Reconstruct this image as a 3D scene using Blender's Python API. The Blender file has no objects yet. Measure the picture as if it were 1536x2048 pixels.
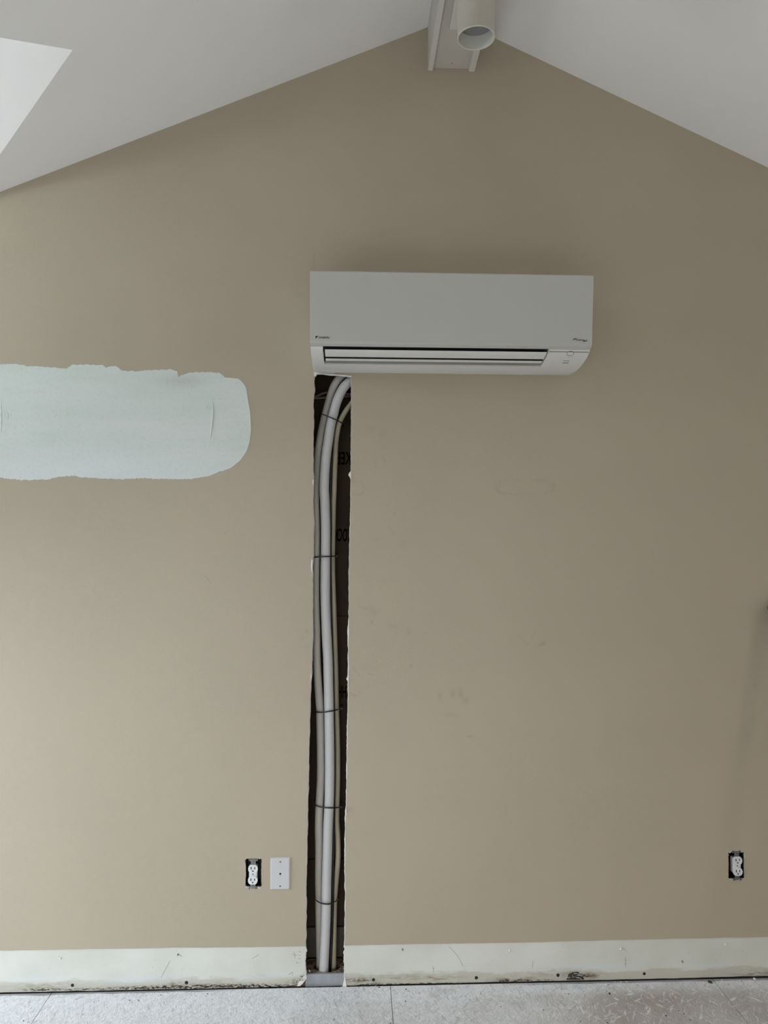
import bpy, bmesh, math, random
from mathutils import Vector, Matrix, noise
from mathutils.geometry import tessellate_polygon

# ------------------------------------------------------------------ camera, light, exposure
C = bpy.context.scene
col = C.collection
FPX = 1475.0
CAM = Vector((0.0, -2.6, 1.5815))
YAW = math.atan(57/FPX); PITCH = math.atan(36/FPX); ROLL = 0.003
F = Vector((math.sin(YAW)*math.cos(PITCH), math.cos(YAW)*math.cos(PITCH), math.sin(PITCH)))
R = Vector((math.cos(YAW), -math.sin(YAW), 0)); U = R.cross(F)
R, U = R*math.cos(ROLL)+U*math.sin(ROLL), U*math.cos(ROLL)-R*math.sin(ROLL)
cd = bpy.data.cameras.new('camera'); cam = bpy.data.objects.new('camera', cd); col.objects.link(cam)
cd.sensor_fit = 'VERTICAL'; cd.sensor_height = 36; cd.lens = 36*FPX/2048
cd.clip_start = 0.05
cam.matrix_world = Matrix(((R.x,U.x,-F.x,CAM.x),(R.y,U.y,-F.y,CAM.y),(R.z,U.z,-F.z,CAM.z),(0,0,0,1)))
C.camera = cam
C.view_settings.view_transform = 'Standard'; C.view_settings.look = 'None'
C.view_settings.gamma = 1; C.view_settings.use_curve_mapping = False
C.view_settings.exposure = -0.12
C.cycles.use_denoising = True
C.cycles.max_bounces = 8; C.cycles.diffuse_bounces = 6

LX, RX, BY = -2.5, 3.1, -4.4          # left wall, right wall, wall behind the camera

w = bpy.data.worlds.new('sky'); C.world = w; w.use_nodes = True
w.node_tree.nodes['Background'].inputs[0].default_value = (0.75, 0.88, 1.0, 1)
w.node_tree.nodes['Background'].inputs[1].default_value = 0.25

def window_light(name, loc, rot, sx, sy, power, color):
    l = bpy.data.lights.new(name, 'AREA'); l.shape = 'RECTANGLE'; l.size = sx; l.size_y = sy
    l.energy = power; l.color = color
    o = bpy.data.objects.new(name, l); col.objects.link(o); o.location = loc; o.rotation_euler = rot
    return o
H = math.pi/2
# daylight through the glazed door in the left wall, the gable light above it, and the windows behind
T = math.radians
window_light('door_daylight', (LX-0.10, -1.25, 1.00), (0, -H+T(60), 0), 1.7, 1.6, 52, (0.80, 0.90, 1.0))
window_light('gable_daylight', (LX-0.10, -0.72, 2.50), (0, -H+T(25), 0), 0.26, 0.95, 17, (0.86, 0.95, 1.0))
window_light('rear_daylight', (-0.7, BY-0.10, 0.90), (H-T(77), 0, 0), 2.7, 1.8, 122, (1.0, 0.985, 0.975))
window_light('pole_shadow_light', (RX+0.10, -2.10, 1.60), (0, H-T(5), 0), 0.7, 0.5, 8, (1.0, 0.98, 0.95))  # unseen lamp added at the right to throw the pole's shadow

# ------------------------------------------------------------------ helpers
def ray(px, py): return F + R*((px-768)/FPX) - U*((py-1024)/FPX)
def P(px, py, y=0.0):
    d = ray(px, py); return CAM + d*((y-CAM.y)/d.y)
def proj(p):
    v = p-CAM; k = FPX/v.dot(F); return (768+v.dot(R)*k, 1024-v.dot(U)*k)
rnd = random.Random(7)

def link(name, me, mats=(), parent=None):
    o = bpy.data.objects.new(name, me)
    for m in (mats if isinstance(mats, (list, tuple)) else [mats]): me.materials.append(m)
    col.objects.link(o)
    if parent: o.parent = parent
    return o
def obj(name, bm, mats, parent=None, smooth=False, off=None):
    bmesh.ops.recalc_face_normals(bm, faces=bm.faces)
    me = bpy.data.meshes.new(name); bm.to_mesh(me); bm.free()
    if smooth: me.polygons.foreach_set('use_smooth', [True]*len(me.polygons))
    if off is not None: me.transform(Matrix.Translation(-off))
    o = link(name, me, mats, parent)
    if off is not None and parent is None: o.location = off
    return o
def thing(name, label, cat, loc=(0,0,0), group=None):
    o = bpy.data.objects.new(name, None); col.objects.link(o); o.location = loc
    o.empty_display_size = 0.05
    o['label'] = label; o['category'] = cat
    if group: o['group'] = group
    return o
def tag(o, label, cat, group=None):
    o['label'] = label; o['category'] = cat
    if group: o['group'] = group
    return o
def struct(o, label=None):
    o['kind'] = 'structure'
    if label: o['label'] = label
    return o
def box(bm, a, b, bev=0.0):
    x0,y0,z0 = a; x1,y1,z1 = b
    m = Matrix.Translation(((x0+x1)/2,(y0+y1)/2,(z0+z1)/2)) @ Matrix.Diagonal((abs(x1-x0),abs(y1-y0),abs(z1-z0),1))
    r = bmesh.ops.create_cube(bm, size=1, matrix=m)
    if bev:
        es = list({e for v in r['verts'] for e in v.link_edges})
        bmesh.ops.bevel(bm, geom=es, offset=bev, segments=2, affect='EDGES')
def cyl(bm, p0, p1, r0, r1=None, n=24, caps=True):
    p0 = Vector(p0); p1 = Vector(p1); r1 = r0 if r1 is None else r1
    d = p1-p0; m = Matrix.Translation((p0+p1)/2) @ d.to_track_quat('Z','Y').to_matrix().to_4x4()
    bmesh.ops.create_cone(bm, cap_ends=caps, segments=n, radius1=r0, radius2=r1, depth=d.length, matrix=m)
def smooth_path(pts, step):
    pts = [Vector(p) for p in pts]; out = []
    ext = [pts[0]*2-pts[1]]+pts+[pts[-1]*2-pts[-2]]
    for i in range(1, len(ext)-2):
        a,b,c,d = ext[i-1:i+3]; n = max(2, int((c-b).length/step))
        for k in range(n):
            t = k/n
            out.append(0.5*((2*b)+(c-a)*t+(2*a-5*b+4*c-d)*t*t+(3*b-a-3*c+d)*t**3))
    out.append(pts[-1]); return out
def sweep(bm, path, rad, n=16, caps=True):
    """tube along path; rad is a number or a function of (index)"""
    prev = None; ref = Vector((0,1,0))
    L = len(path)
    for i, p in enumerate(path):
        t = (path[min(i+1,L-1)]-path[max(i-1,0)]).normalized()
        u = (ref - t*ref.dot(t)).normalized(); v = t.cross(u)
        r = rad(i) if callable(rad) else rad
        ring = [bm.verts.new(p+(u*math.cos(2*math.pi*k/n)+v*math.sin(2*math.pi*k/n))*r) for k in range(n)]
        if prev:
            for k in range(n): bm.faces.new((prev[k],prev[(k+1)%n],ring[(k+1)%n],ring[k]))
        elif caps: bm.faces.new(ring)
        prev = ring
    if caps: bm.faces.new(prev[::-1])
def extrude_xz(bm, loops, y0, y1, back=None, side_mat=0, front_mat=0):
    if back and not isinstance(back[0], list): back = [back]
    """polygon (outer + holes, lists of (x,z)) with a front at y0 and a back at y1"""
    back = back or loops
    tris = tessellate_polygon([[Vector((x,z,0)) for x,z in lp] for lp in loops])
    f = [[bm.verts.new((x,y0,z)) for x,z in lp] for lp in loops]
    b = [[bm.verts.new((x,y1,z)) for x,z in lp] for lp in back]
    ff = [v for l in f for v in l]; bb = [v for l in b for v in l]
    for t in tris:
        try:
            fa = bm.faces.new([ff[i] for i in t]); fa.material_index = front_mat
            fb = bm.faces.new([bb[i] for i in t][::-1]); fb.material_index = side_mat
        except ValueError: pass
    for lf, lb in zip(f, b):
        n = len(lf)
        for i in range(n):
            q = bm.faces.new((lf[i],lf[(i+1)%n],lb[(i+1)%n],lb[i])); q.material_index = side_mat
def dense(pts, step):
    out = []
    for (a, b) in zip(pts, pts[1:]):
        L = math.hypot(b[0]-a[0], b[1]-a[1]); n = max(1, int(L/step))
        for k in range(n): out.append((a[0]+(b[0]-a[0])*k/n, a[1]+(b[1]-a[1])*k/n))
    out.append(pts[-1]); return out
def px2xz(pts, y=0.0): return [(p.x, p.z) for p in (P(a, b, y) for a, b in pts)]

# ------------------------------------------------------------------ materials
class NT:
    """tiny helper to write node maths"""
    def __init__(s, name, rough=0.6, metallic=0.0, spec=0.5):
        s.m = bpy.data.materials.new(name); s.m.use_nodes = True
        s.t = s.m.node_tree; s.n = s.t.nodes; s.b = s.n['Principled BSDF']
        s.b.inputs['Roughness'].default_value = rough; s.b.inputs['Metallic'].default_value = metallic
        s.b.inputs['Specular IOR Level'].default_value = spec
    def pos(s, scale=(1,1,1), rot=(0,0,0)):
        g = s.n.new('ShaderNodeNewGeometry'); v = g.outputs['Position']
        for key, val, idle in (('Rotation', rot, (0,0,0)), ('Scale', scale, (1,1,1))):   # turn first, then stretch
            if tuple(val) == idle: continue
            mp = s.n.new('ShaderNodeMapping'); mp.inputs[key].default_value = val
            s.t.links.new(v, mp.inputs['Vector']); v = mp.outputs[0]
        return v
    def noise(s, scale, vec=None, detail=3, rough=0.5, dist=0.0):
        n = s.n.new('ShaderNodeTexNoise'); n.inputs['Scale'].default_value = scale
        n.inputs['Detail'].default_value = detail; n.inputs['Roughness'].default_value = rough
        n.inputs['Distortion'].default_value = dist
        s.t.links.new(vec if vec is not None else s.pos(), n.inputs['Vector']); return n.outputs['Fac']
    def math(s, op, a, b=None, c=None, clamp=False):
        n = s.n.new('ShaderNodeMath'); n.operation = op; n.use_clamp = clamp
        for i, v in enumerate((a, b, c)):
            if v is None: continue
            if isinstance(v, (int, float)): n.inputs[i].default_value = v
            else: s.t.links.new(v, n.inputs[i])
        return n.outputs[0]
    def ramp(s, v, lo, hi, a=0.0, b=1.0):
        n = s.n.new('ShaderNodeMapRange'); n.interpolation_type = 'SMOOTHSTEP'
        s.t.links.new(v, n.inputs[0])
        for i, q in enumerate((lo, hi, a, b)): n.inputs[i+1].default_value = q
        return n.outputs[0]
    def mix(s, fac, a, b):
        n = s.n.new('ShaderNodeMix'); n.data_type = 'RGBA'
        for k, v in ((0, fac), (6, a), (7, b)):
            if isinstance(v, (int, float)): n.inputs[k].default_value = v
            elif isinstance(v, tuple): n.inputs[k].default_value = (*v, 1)
            else: s.t.links.new(v, n.inputs[k])
        return n.outputs[2]
    def color(s, v):
        if isinstance(v, tuple): s.b.inputs['Base Color'].default_value = (*v, 1)
        else: s.t.links.new(v, s.b.inputs['Base Color'])
        return s
    def bump(s, h, strength=0.2, dist=0.002):
        n = s.n.new('ShaderNodeBump'); n.inputs['Strength'].default_value = strength; n.inputs['Distance'].default_value = dist
        s.t.links.new(h, n.inputs['Height']); s.t.links.new(n.outputs[0], s.b.inputs['Normal']); return s
    def xyz(s):
        g = s.n.new('ShaderNodeNewGeometry'); x = s.n.new('ShaderNodeSeparateXYZ')
        s.t.links.new(g.outputs['Position'], x.inputs[0]); return x.outputs
    def blob(s, X, Z, cx, cz, sx, sz, ang=0.0):
        """soft elliptical spot, 1 at the centre"""
        dx = s.math('SUBTRACT', X, cx); dz = s.math('SUBTRACT', Z, cz)
        if ang:
            c_, s_ = math.cos(ang), math.sin(ang)
            a = s.math('ADD', s.math('MULTIPLY', dx, c_), s.math('MULTIPLY', dz, s_))
            b = s.math('SUBTRACT', s.math('MULTIPLY', dz, c_), s.math('MULTIPLY', dx, s_)); dx, dz = a, b
        a = s.math('MULTIPLY', dx, 1/sx); b = s.math('MULTIPLY', dz, 1/sz)
        r2 = s.math('MULTIPLY_ADD', a, a, s.math('MULTIPLY', b, b))
        return s.math('POWER', 2.718, s.math('MULTIPLY', r2, -1.0))
    def total(s, L):
        r = L[0]
        for x in L[1:]: r = s.math('ADD', r, x)
        return r

def plain(name, colr, rough=0.5, metallic=0.0, spec=0.5, var=0.06, scale=30, bump=0.0):
    t = NT(name, rough, metallic, spec)
    f = t.noise(scale)
    t.color(t.mix(f, tuple(c*(1-var) for c in colr), tuple(min(1, c*(1+var)) for c in colr)))
    if bump: t.bump(t.noise(scale*8), bump, 0.001)
    return t.m

BEIGE = (0.448, 0.392, 0.300)
def make_wall_paint():
    t = NT('beige_wall_paint', 0.55, 0, 0.35)
    X, Y, Z = t.xyz()
    big = t.noise(1.3, detail=2); fine = t.noise(260, detail=2, rough=0.6); grain = t.noise(14, detail=4)
    c = t.mix(t.ramp(big, 0.3, 0.7), tuple(v*0.97 for v in BEIGE), tuple(v*1.03 for v in BEIGE))
    # smudges and finger marks
    L = []
    for (px, py, sx, sy, ang, k) in [
        (735,1217,10,5,0.2,.5),(748,1225,9,9,0,.5),(744,1243,3,3,0,1),(785,1252,11,4,0,.8),(818,1264,4,6,0,.9),
        (822,1332,4,3,0,.8),(880,1392,4,8,0,.9),(906,1388,5,10,0,.9),(922,1390,6,11,.2,1.3),(933,1402,6,6,0,1.3),
        (939,1473,8,2.5,0,1.1),(1085,1288,9,4,.6,1.1),(768,1365,4,3,0,.6),(719,1385,3,4,0,.9),(902,1430,16,5,-.2,.5),
        (614,1262,6,5,0,.8),(604,1278,5,4,0,.6),(612,1293,2.5,2,0,1.1),(765,868,7,10,0,.5),(742,856,8,6,0,.5),
        (868,888,3,4,0,.6),(450,1066,1.6,1.6,0,1.8),(706,1389,9,3,-.4,1.0),(1165,955,2,2,0,.7),
        (775,1010,3,2,0,.9),(789,1028,2,4,0,.8),(805,1090,10,8,0,.3),(750,1078,12,7,0,.35),(696,1620,10,3,.2,.8)]:
        p = P(px, py); s = 2.6/FPX
        L.append(t.math('MULTIPLY', t.blob(X, Z, p.x, p.z, sx*s, sy*s, ang), k))
    sm = t.math('MULTIPLY', t.total(L), t.ramp(grain, 0.25, 0.65, 0.35, 1.0), clamp=True)
    c = t.mix(t.math('MULTIPLY', sm, 0.22), c, (0.16, 0.13, 0.10))
    # faint oval ring left by something that hung there
    p = P(1051, 974); s = 2.6/FPX
    for (cx, cz, ax, az) in ((p.x, p.z, 57*s, 15*s), (P(711,976).x, P(711,976).z, 17*s, 13*s)):
        a = t.math('MULTIPLY', t.math('SUBTRACT', X, cx), 1/ax); b = t.math('MULTIPLY', t.math('SUBTRACT', Z, cz), 1/az)
        a2 = t.math('MULTIPLY', a, a); b2 = t.math('MULTIPLY', b, b)
        rr = t.math('ADD', t.math('MULTIPLY', a2, a2), t.math('MULTIPLY', b2, b2))
        ring = t.math('POWER', 2.718, t.math('MULTIPLY', t.math('POWER', t.math('MULTIPLY', t.math('SUBTRACT', rr, 1.0), 2.2), 2.0), -1.0))
        ring = t.math('MULTIPLY', ring, t.ramp(t.noise(60, detail=3), 0.4, 0.62, 0.1, 1.0))
        c = t.mix(t.math('MULTIPLY', ring, 0.17), c, (0.2, 0.17, 0.13))
    t.color(c)
    t.bump(t.math('ADD', fine, t.math('MULTIPLY', t.noise(45, detail=3), 0.6)), 0.28, 0.0016)
    return t.m
def make_bare():
    """strip that the baseboard used to cover: dull white, dirty along the floor"""
    t = NT('bare_drywall_face', 0.75, 0, 0.25)
    X, Y, Z = t.xyz(); s = 2.6/FPX
    base = t.mix(t.ramp(t.noise(5, detail=3), .3, .7), (0.63,0.64,0.58), (0.70,0.715,0.665))
    # bluish cleaner paper showing above the dirt line, patches of old glue
    n1 = t.noise(7, t.pos((1,1,5)), detail=5, rough=.65)
    tan = t.math('MULTIPLY', t.ramp(t.math('ADD', Z, t.math('MULTIPLY', t.math('SUBTRACT', n1, .5), .07)), 0.042, 0.028), 0.7)
    c = t.mix(tan, base, (0.50,0.475,0.395))
    blu = t.total([t.math('MULTIPLY', t.blob(X, Z, P(px,py).x, P(px,py).z, sx*s, sy*s), k) for (px,py,sx,sy,k) in
        [(270,1960,90,7,1),(510,1957,40,6,.7),(1200,1934,70,8,1),(60,1958,60,5,.8),(560,1950,40,6,.7),(1420,1932,40,5,.6)]])
    c = t.mix(t.math('MULTIPLY', blu, .75, clamp=True), c, (0.66,0.69,0.70))
    brown = t.total([t.math('MULTIPLY', t.blob(X, Z, P(px,py).x, P(px,py).z, sx*s, sy*s), k) for (px,py,sx,sy,k) in
        [(352,1969,14,5,1.2),(430,1970,50,5,.9),(1510,1948,40,6,1.4),(1120,1947,60,9,.6),(1175,1952,22,5,1.8),(1050,1958,30,5,.8),
         (800,1955,110,7,.55),(870,1957,40,4,.8),(720,1963,25,4,1.2),(90,1972,70,6,.5),(585,1967,15,5,.9),(1000,1960,20,4,1.0)]])
    br = t.math('MULTIPLY', brown, t.ramp(t.noise(22, t.pos((1,1,3.5)), detail=5, rough=.7), .38, .62), clamp=True)
    c = t.mix(t.math('MULTIPLY', br, .75), c, (0.20,0.15,0.10))
    mold = t.total([t.math('MULTIPLY', t.blob(X, Z, P(px,py).x, P(px,py).z, sx*s, sy*s), k) for (px,py,sx,sy,k) in
        [(80,1979,28,3,1.2),(300,1976,65,3.5,1.5),(390,1974,60,4,1.5),(490,1973,60,4,1.6),(540,1974,60,3.5,1.3),(720,1960,22,3,1.4),(735,1971,40,3,1.2),(800,1970,70,3,1.0),(170,1979,80,2.2,1.0),(880,1968,60,2.5,.9),
         (1010,1962,16,3,1.5),(1040,1962,16,3,1.2),(1165,1952,26,4,1.2),(1070,1961,60,2,.7),(1510,1955,40,2,.8),(595,1965,12,6,1.0)]])
    mo = t.math('MULTIPLY', mold, t.ramp(t.noise(70, t.pos((1,1,3)), detail=5, rough=.75), .44, .56), clamp=True)
    c = t.mix(mo, c, (0.045,0.035,0.028))
    spk = t.ramp(t.noise(150, detail=2), .70, .76); c = t.mix(t.math('MULTIPLY', spk, .35), c, (0.3,0.26,0.2))
    t.color(c); t.bump(t.math('ADD', t.noise(120), t.math('MULTIPLY', n1, 2)), .35, .0015)
    return t.m
def make_compound():
    t = NT('joint_compound', 0.8, 0, 0.2)
    X, Y, Z = t.xyz(); s = 2.6/FPX
    band = t.noise(2.2, t.pos((1,1,5)), detail=3)
    c = t.mix(t.ramp(band, .3, .7), (0.62,0.69,0.65), (0.68,0.73,0.71))
    c = t.mix(t.math('MULTIPLY', t.blob(X, Z, P(250,935).x, P(250,935).z, 230*s, 22*s), .6), c, (0.70,0.745,0.76))
    c = t.mix(t.math('MULTIPLY', t.blob(X, Z, P(365,762).x, P(365,762).z, 40*s, 12*s), .55), c, (0.50,0.53,0.51))
    c = t.mix(t.math('MULTIPLY', t.ramp(t.noise(90, t.pos((1,1,1)), detail=4), .45, .75), .10), c, (0.40,0.38,0.31))
    t.color(c)
    h = t.math('ADD', t.noise(200), t.math('MULTIPLY', t.noise(10, t.pos((1,1,6)), detail=4), 1.5))
    t.bump(h, .3, .0016); return t.m
def make_floor():
    t = NT('scraped_subfloor', 0.7, 0, 0.3)
    X, Y, Z = t.xyz()
    def strokes(scale, rot, st=.16): return t.noise(scale, t.pos((1,st,1), (0,0,rot)), detail=3, rough=.6, dist=.35)
    s1 = strokes(110, .55); s2 = strokes(95, -.7); s3 = strokes(130, .1); s4 = strokes(90, 1.1)
    st = t.math('MAXIMUM', t.math('MAXIMUM', s1, s2), t.math('MAXIMUM', s3, s4))
    big = t.noise(1.6, detail=4, rough=.6)
    warm = t.math('ADD', t.ramp(X, 0.2, 1.3, 0, .62), t.math('MULTIPLY', t.math('SUBTRACT', big, .5), 1.7), clamp=True)
    nearwall = t.ramp(Y, -.10, -.02, 0, .55)
    warm = t.math('SUBTRACT', warm, nearwall, clamp=True)
    c = t.mix(warm, (0.88,0.90,0.94), (0.43,0.36,0.31))
    fib = t.noise(48, t.pos((1,.5,1), (0,0,.3)), detail=6, rough=.75, dist=2.2)
    c = t.mix(t.ramp(fib, .36, .52, .42, 0), c, (0.42,0.42,0.44))
    c = t.mix(t.ramp(st, .58, .70, 0, .8), c, (0.95,0.96,0.97))
    dk = t.math('MAXIMUM', strokes(120, .75), strokes(100, -.35))
    c = t.mix(t.math('MULTIPLY', t.ramp(dk, .56, .72, 0, .5), t.ramp(t.noise(4, detail=3), .35, .65, .35, 1.0)), c, (0.33,0.32,0.33))
    c = t.mix(t.ramp(t.noise(5, t.pos((1,1,1)), detail=5, rough=.7), .56, .70, 0, .30), c, (0.40,0.36,0.34))
    c = t.mix(t.ramp(t.noise(110, detail=2), .72, .78, 0, .8), c, (0.05,0.045,0.04))
    edge = t.math('MULTIPLY', t.ramp(t.math('ADD', Y, t.math('MULTIPLY', t.math('SUBTRACT', t.noise(9, detail=4), .5), .02)), -.018, -.012),
                  t.math('MAXIMUM', t.ramp(X, -.35, -.6), t.ramp(X, .45, .8)))
    c = t.mix(t.math('MULTIPLY', edge, .8), c, (0.27,0.27,0.28))
    t.color(c); t.bump(t.math('ADD', fib, t.math('SUBTRACT', st, t.math('MULTIPLY', dk, .8))), .8, .005); return t.m

M = {}
M['wall'] = make_wall_paint(); M['bare'] = make_bare(); M['mud'] = make_compound(); M['floor'] = make_floor()
M['gypsum'] = plain('gypsum_edge', (0.80,0.79,0.76), .9, var=.12, scale=90, bump=.5)
M['ceiling'] = plain('white_ceiling_paint', (0.84,0.835,0.815), .7, spec=.3, var=.015, scale=3, bump=.06)
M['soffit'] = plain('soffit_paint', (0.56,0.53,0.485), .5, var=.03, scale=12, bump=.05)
M['trim'] = plain('white_trim_paint', (0.66,0.65,0.61), .45, var=.04, scale=12, bump=.05)
M['ac'] = plain('white_plastic_shaded', (0.50,0.505,0.475), .38, var=.01, scale=5)  # same white as the lower shell, darkened for the dimly lit front
M['ac_lit'] = plain('white_plastic_lit', (0.70,0.70,0.67), .35, var=.01, scale=5)  # lighter copy of the unit's white, painting in floor bounce underneath
M['black'] = plain('black_plastic', (0.008,0.008,0.009), .5, var=.2)
M['print'] = plain('black_print', (0.012,0.012,0.012), .6, var=.1)
M['outlet_shade'] = plain('shaded_outlet_plastic', (0.24,0.24,0.235), .5)  # grey stands in for shade at the back of the air outlet
M['grey'] = plain('grey_print', (0.16,0.16,0.155), .5)
M['lamp'] = plain('cream_lamp_metal', (0.60,0.575,0.50), .42, var=.03, scale=8)
M['lampin'] = plain('pale_lamp_interior', (0.66,0.66,0.60), .5, var=.02)
M['glass'] = plain('frosted_bulb_face', (0.22,0.22,0.22), .25, var=.15, scale=25)
M['hose'] = plain('ribbed_hose_wrap', (0.46,0.435,0.395), .6, var=.08, scale=20)
M['pipe'] = plain('smooth_foam_insulation', (0.53,0.53,0.53), .5, var=.05, scale=14, bump=.2)
M['drain'] = plain('tan_drain_hose', (0.44,0.39,0.28), .5, var=.06, scale=25)
M['tie'] = plain('black_nylon', (0.006,0.006,0.006), .4)
M['cable'] = plain('black_cable', (0.010,0.010,0.012), .28)
M['wire'] = plain('brown_wire_sheath', (0.13,0.085,0.07), .5)
M['ink'] = plain('stencil_ink', (0.001,0.001,0.001), .95, spec=0)
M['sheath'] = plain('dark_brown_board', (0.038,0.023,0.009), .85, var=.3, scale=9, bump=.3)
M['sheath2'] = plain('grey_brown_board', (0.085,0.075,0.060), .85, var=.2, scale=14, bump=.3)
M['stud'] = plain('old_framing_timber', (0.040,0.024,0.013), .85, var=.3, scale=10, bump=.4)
M['steel'] = plain('galvanized_steel', (0.40,0.42,0.45), .5, .55, var=.22, scale=30, bump=.1)
M['zinc'] = plain('zinc_strap', (0.24,0.24,0.235), .42, .8, var=.2, scale=200)
M['recep'] = plain('white_receptacle_plastic', (0.74,0.76,0.76), .3, var=.02)
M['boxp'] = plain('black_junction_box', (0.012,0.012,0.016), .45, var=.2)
M['plate'] = plain('white_cover_plate', (0.58,0.58,0.59), .3, var=.01)
M['dirt'] = plain('dark_debris', (0.05,0.04,0.03), .9, var=.4, scale=200)
M['chip'] = plain('white_chip', (0.82,0.81,0.78), .9, var=.05)
M['glasspane'] = plain('window_frame_white', (0.75,0.75,0.74), .4)
t = NT('dusty_bottom_plate', .95); f = t.noise(60, detail=5, rough=.7)
t.color(t.mix(t.ramp(f,.35,.65), (0.07,0.04,0.022), (0.30,0.235,0.17))); t.bump(f,.8,.006); M['dust'] = t.m

# ------------------------------------------------------------------ geometry of the roof
ridge = P(904, 36); pl = P(0, 384); pr = P(1536, 335)
mL = (ridge.z-pl.z)/(ridge.x-pl.x); mR = (ridge.z-pr.z)/(pr.x-ridge.x)
def on_left(px, py):
    d = ray(px, py)   # z = ridge.z - mL*(ridge.x - x)
    k = (ridge.z - mL*(ridge.x-CAM.x) - CAM.z)/(d.z - mL*d.x); return CAM + d*k
def zL(x): return ridge.z - mL*(ridge.x-x)
def zR(x): return ridge.z - mR*(x-ridge.x)
A = on_left(145,100); B = on_left(-2,312); Cc = on_left(0,75)
k = (0-A.y)/(B.y-A.y); xb = A.x+(B.x-A.x)*k; zb = zL(xb)
k = (LX-A.x)/(Cc.x-A.x); yc = A.y+(Cc.y-A.y)*k; zc = zL(LX)
print('CAL ridge', ridge, 'mL', mL, 'mR', mR, 'A', A, 'B', B, 'C', Cc, 'xb', xb, zb, 'yc', yc, zc)
for q in ((0,1986),(338,1978.5),(500,1976),(690,1972),(1020,1964),(1536,1952)): print('CAL base z', q, round(P(*q).z,4))
TH = 0.04
E1 = P(0, 75, A.y); k = (LX-.1-A.x)/(E1.x-A.x); E = A+(E1-A)*k            # dormer ridge, rising a little to the left
nrm_d = (E-A).cross(Vector((xb,0,zb))-A)
def zfar(x, y): return A.z-(nrm_d.x*(x-A.x)+nrm_d.y*(y-A.y))/nrm_d.z      # far slope of the dormer
zb2 = zfar(LX, 0); zpk = A.z+(E.z-A.z)*(LX-A.x)/(E.x-A.x)
def slab(name, pts, up, mat, label=None):
    bm = bmesh.new(); a = [bm.verts.new(p) for p in pts]; b = [bm.verts.new(Vector(p)+Vector(up)) for p in pts]
    tris = tessellate_polygon([[Vector(p) for p in pts]])
    for t_ in tris: bm.faces.new([a[i] for i in t_]); bm.faces.new([b[i] for i in t_][::-1])
    n = len(a)
    for i in range(n): bm.faces.new((a[i],a[(i+1)%n],b[(i+1)%n],b[i]))
    return struct(obj(name, bm, mat), label)
e = 0.02
slab('ceiling', [(ridge.x,e,ridge.z),(ridge.x,BY,ridge.z),(LX-.1,BY,zL(LX-.1)),(LX-.1,yc-.1*(A.y-yc)/(A.x-LX),zL(LX-.1)),tuple(A),(xb,0,zb),(xb,e,zb)], (0,0,TH), M['ceiling'], 'left slope of the white vaulted ceiling')
slab('ceiling', [(ridge.x,e,ridge.z),(ridge.x,BY,ridge.z),(RX+.1,BY,zR(RX+.1)),(RX+.1,e,zR(RX+.1))], (0,0,TH), M['ceiling'], 'right slope of the white vaulted ceiling')
slab('ceiling', [tuple(A),(xb,0,zb),(LX-.1,0,zfar(LX-.1,0)),tuple(E)], (0,0,TH), M['ceiling'], 'bright ceiling of the side dormer at upper left')
slab('ceiling', [tuple(A),tuple(E),(LX-.1,yc-.1*(A.y-yc)/(A.x-LX),zL(LX-.1))], (0,0,TH), M['ceiling'], 'near slope of the side dormer ceiling')

# side walls, wall behind the camera, floor below
def wall_poly(name, loops3, thick, mat, label):
    """loops in the wall's own plane given as 3D points"""
    bm = bmesh.new(); tris = tessellate_polygon([[Vector(p) for p in lp] for lp in loops3])
    a = [[bm.verts.new(p) for p in lp] for lp in loops3]; b = [[bm.verts.new(Vector(p)+Vector(thick)) for p in lp] for lp in loops3]
    aa = [v for l in a for v in l]; bb = [v for l in b for v in l]
    for t_ in tris: bm.faces.new([aa[i] for i in t_]); bm.faces.new([bb[i] for i in t_][::-1])
    for l, m in zip(a, b):
        n = len(l)
        for i in range(n): bm.faces.new((l[i],l[(i+1)%n],m[(i+1)%n],m[i]))
    return struct(obj(name, bm, mat), label)
M['side'] = plain('beige_side_wall', BEIGE, .6, var=.02, scale=4)
gy = lambda y: zpk-(zpk-zb2)*(y-A.y)/(0-A.y) if y > A.y else zpk-(zpk-zc)*(A.y-y)/(A.y-yc)
door = [(LX,-.28,.03),(LX,-.28,2.10),(LX,-2.02,2.10),(LX,-2.02,.03)]
gable = [(LX,-.22,2.28),(LX,-.22,gy(-.22)-.1),(LX,A.y,zpk-.1),(LX,-1.25,gy(-1.25)-.1),(LX,-1.25,2.28)]
wall_poly('wall_left', [[(LX,0.02,-.02),(LX,BY,-.02),(LX,BY,zc),(LX,yc,zc),(LX,A.y,zpk),(LX,0.02,zb2)], door, gable], (-.1,0,0), M['side'], 'beige side wall with the glazed door')
wall_poly('wall_right', [[(RX,0.02,-.02),(RX,BY,-.02),(RX,BY,zR(RX)),(RX,0.02,zR(RX))], [(RX,-1.85,1.25),(RX,-1.85,1.95),(RX,-2.35,1.95),(RX,-2.35,1.25)]], (.1,0,0), M['side'], 'beige wall to the right')  # opening added for the lamp that throws the pole's shadow
wall_poly('wall_rear', [[(LX,BY,-.02),(RX,BY,-.02),(RX,BY,zR(RX)),(ridge.x,BY,ridge.z),(LX,BY,zc)], [(-2.2,BY,.03),(-2.2,BY,2.1),(.6,BY,2.1),(.6,BY,.03)]], (0,-.1,0), M['side'], 'beige wall behind the camera')
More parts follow.
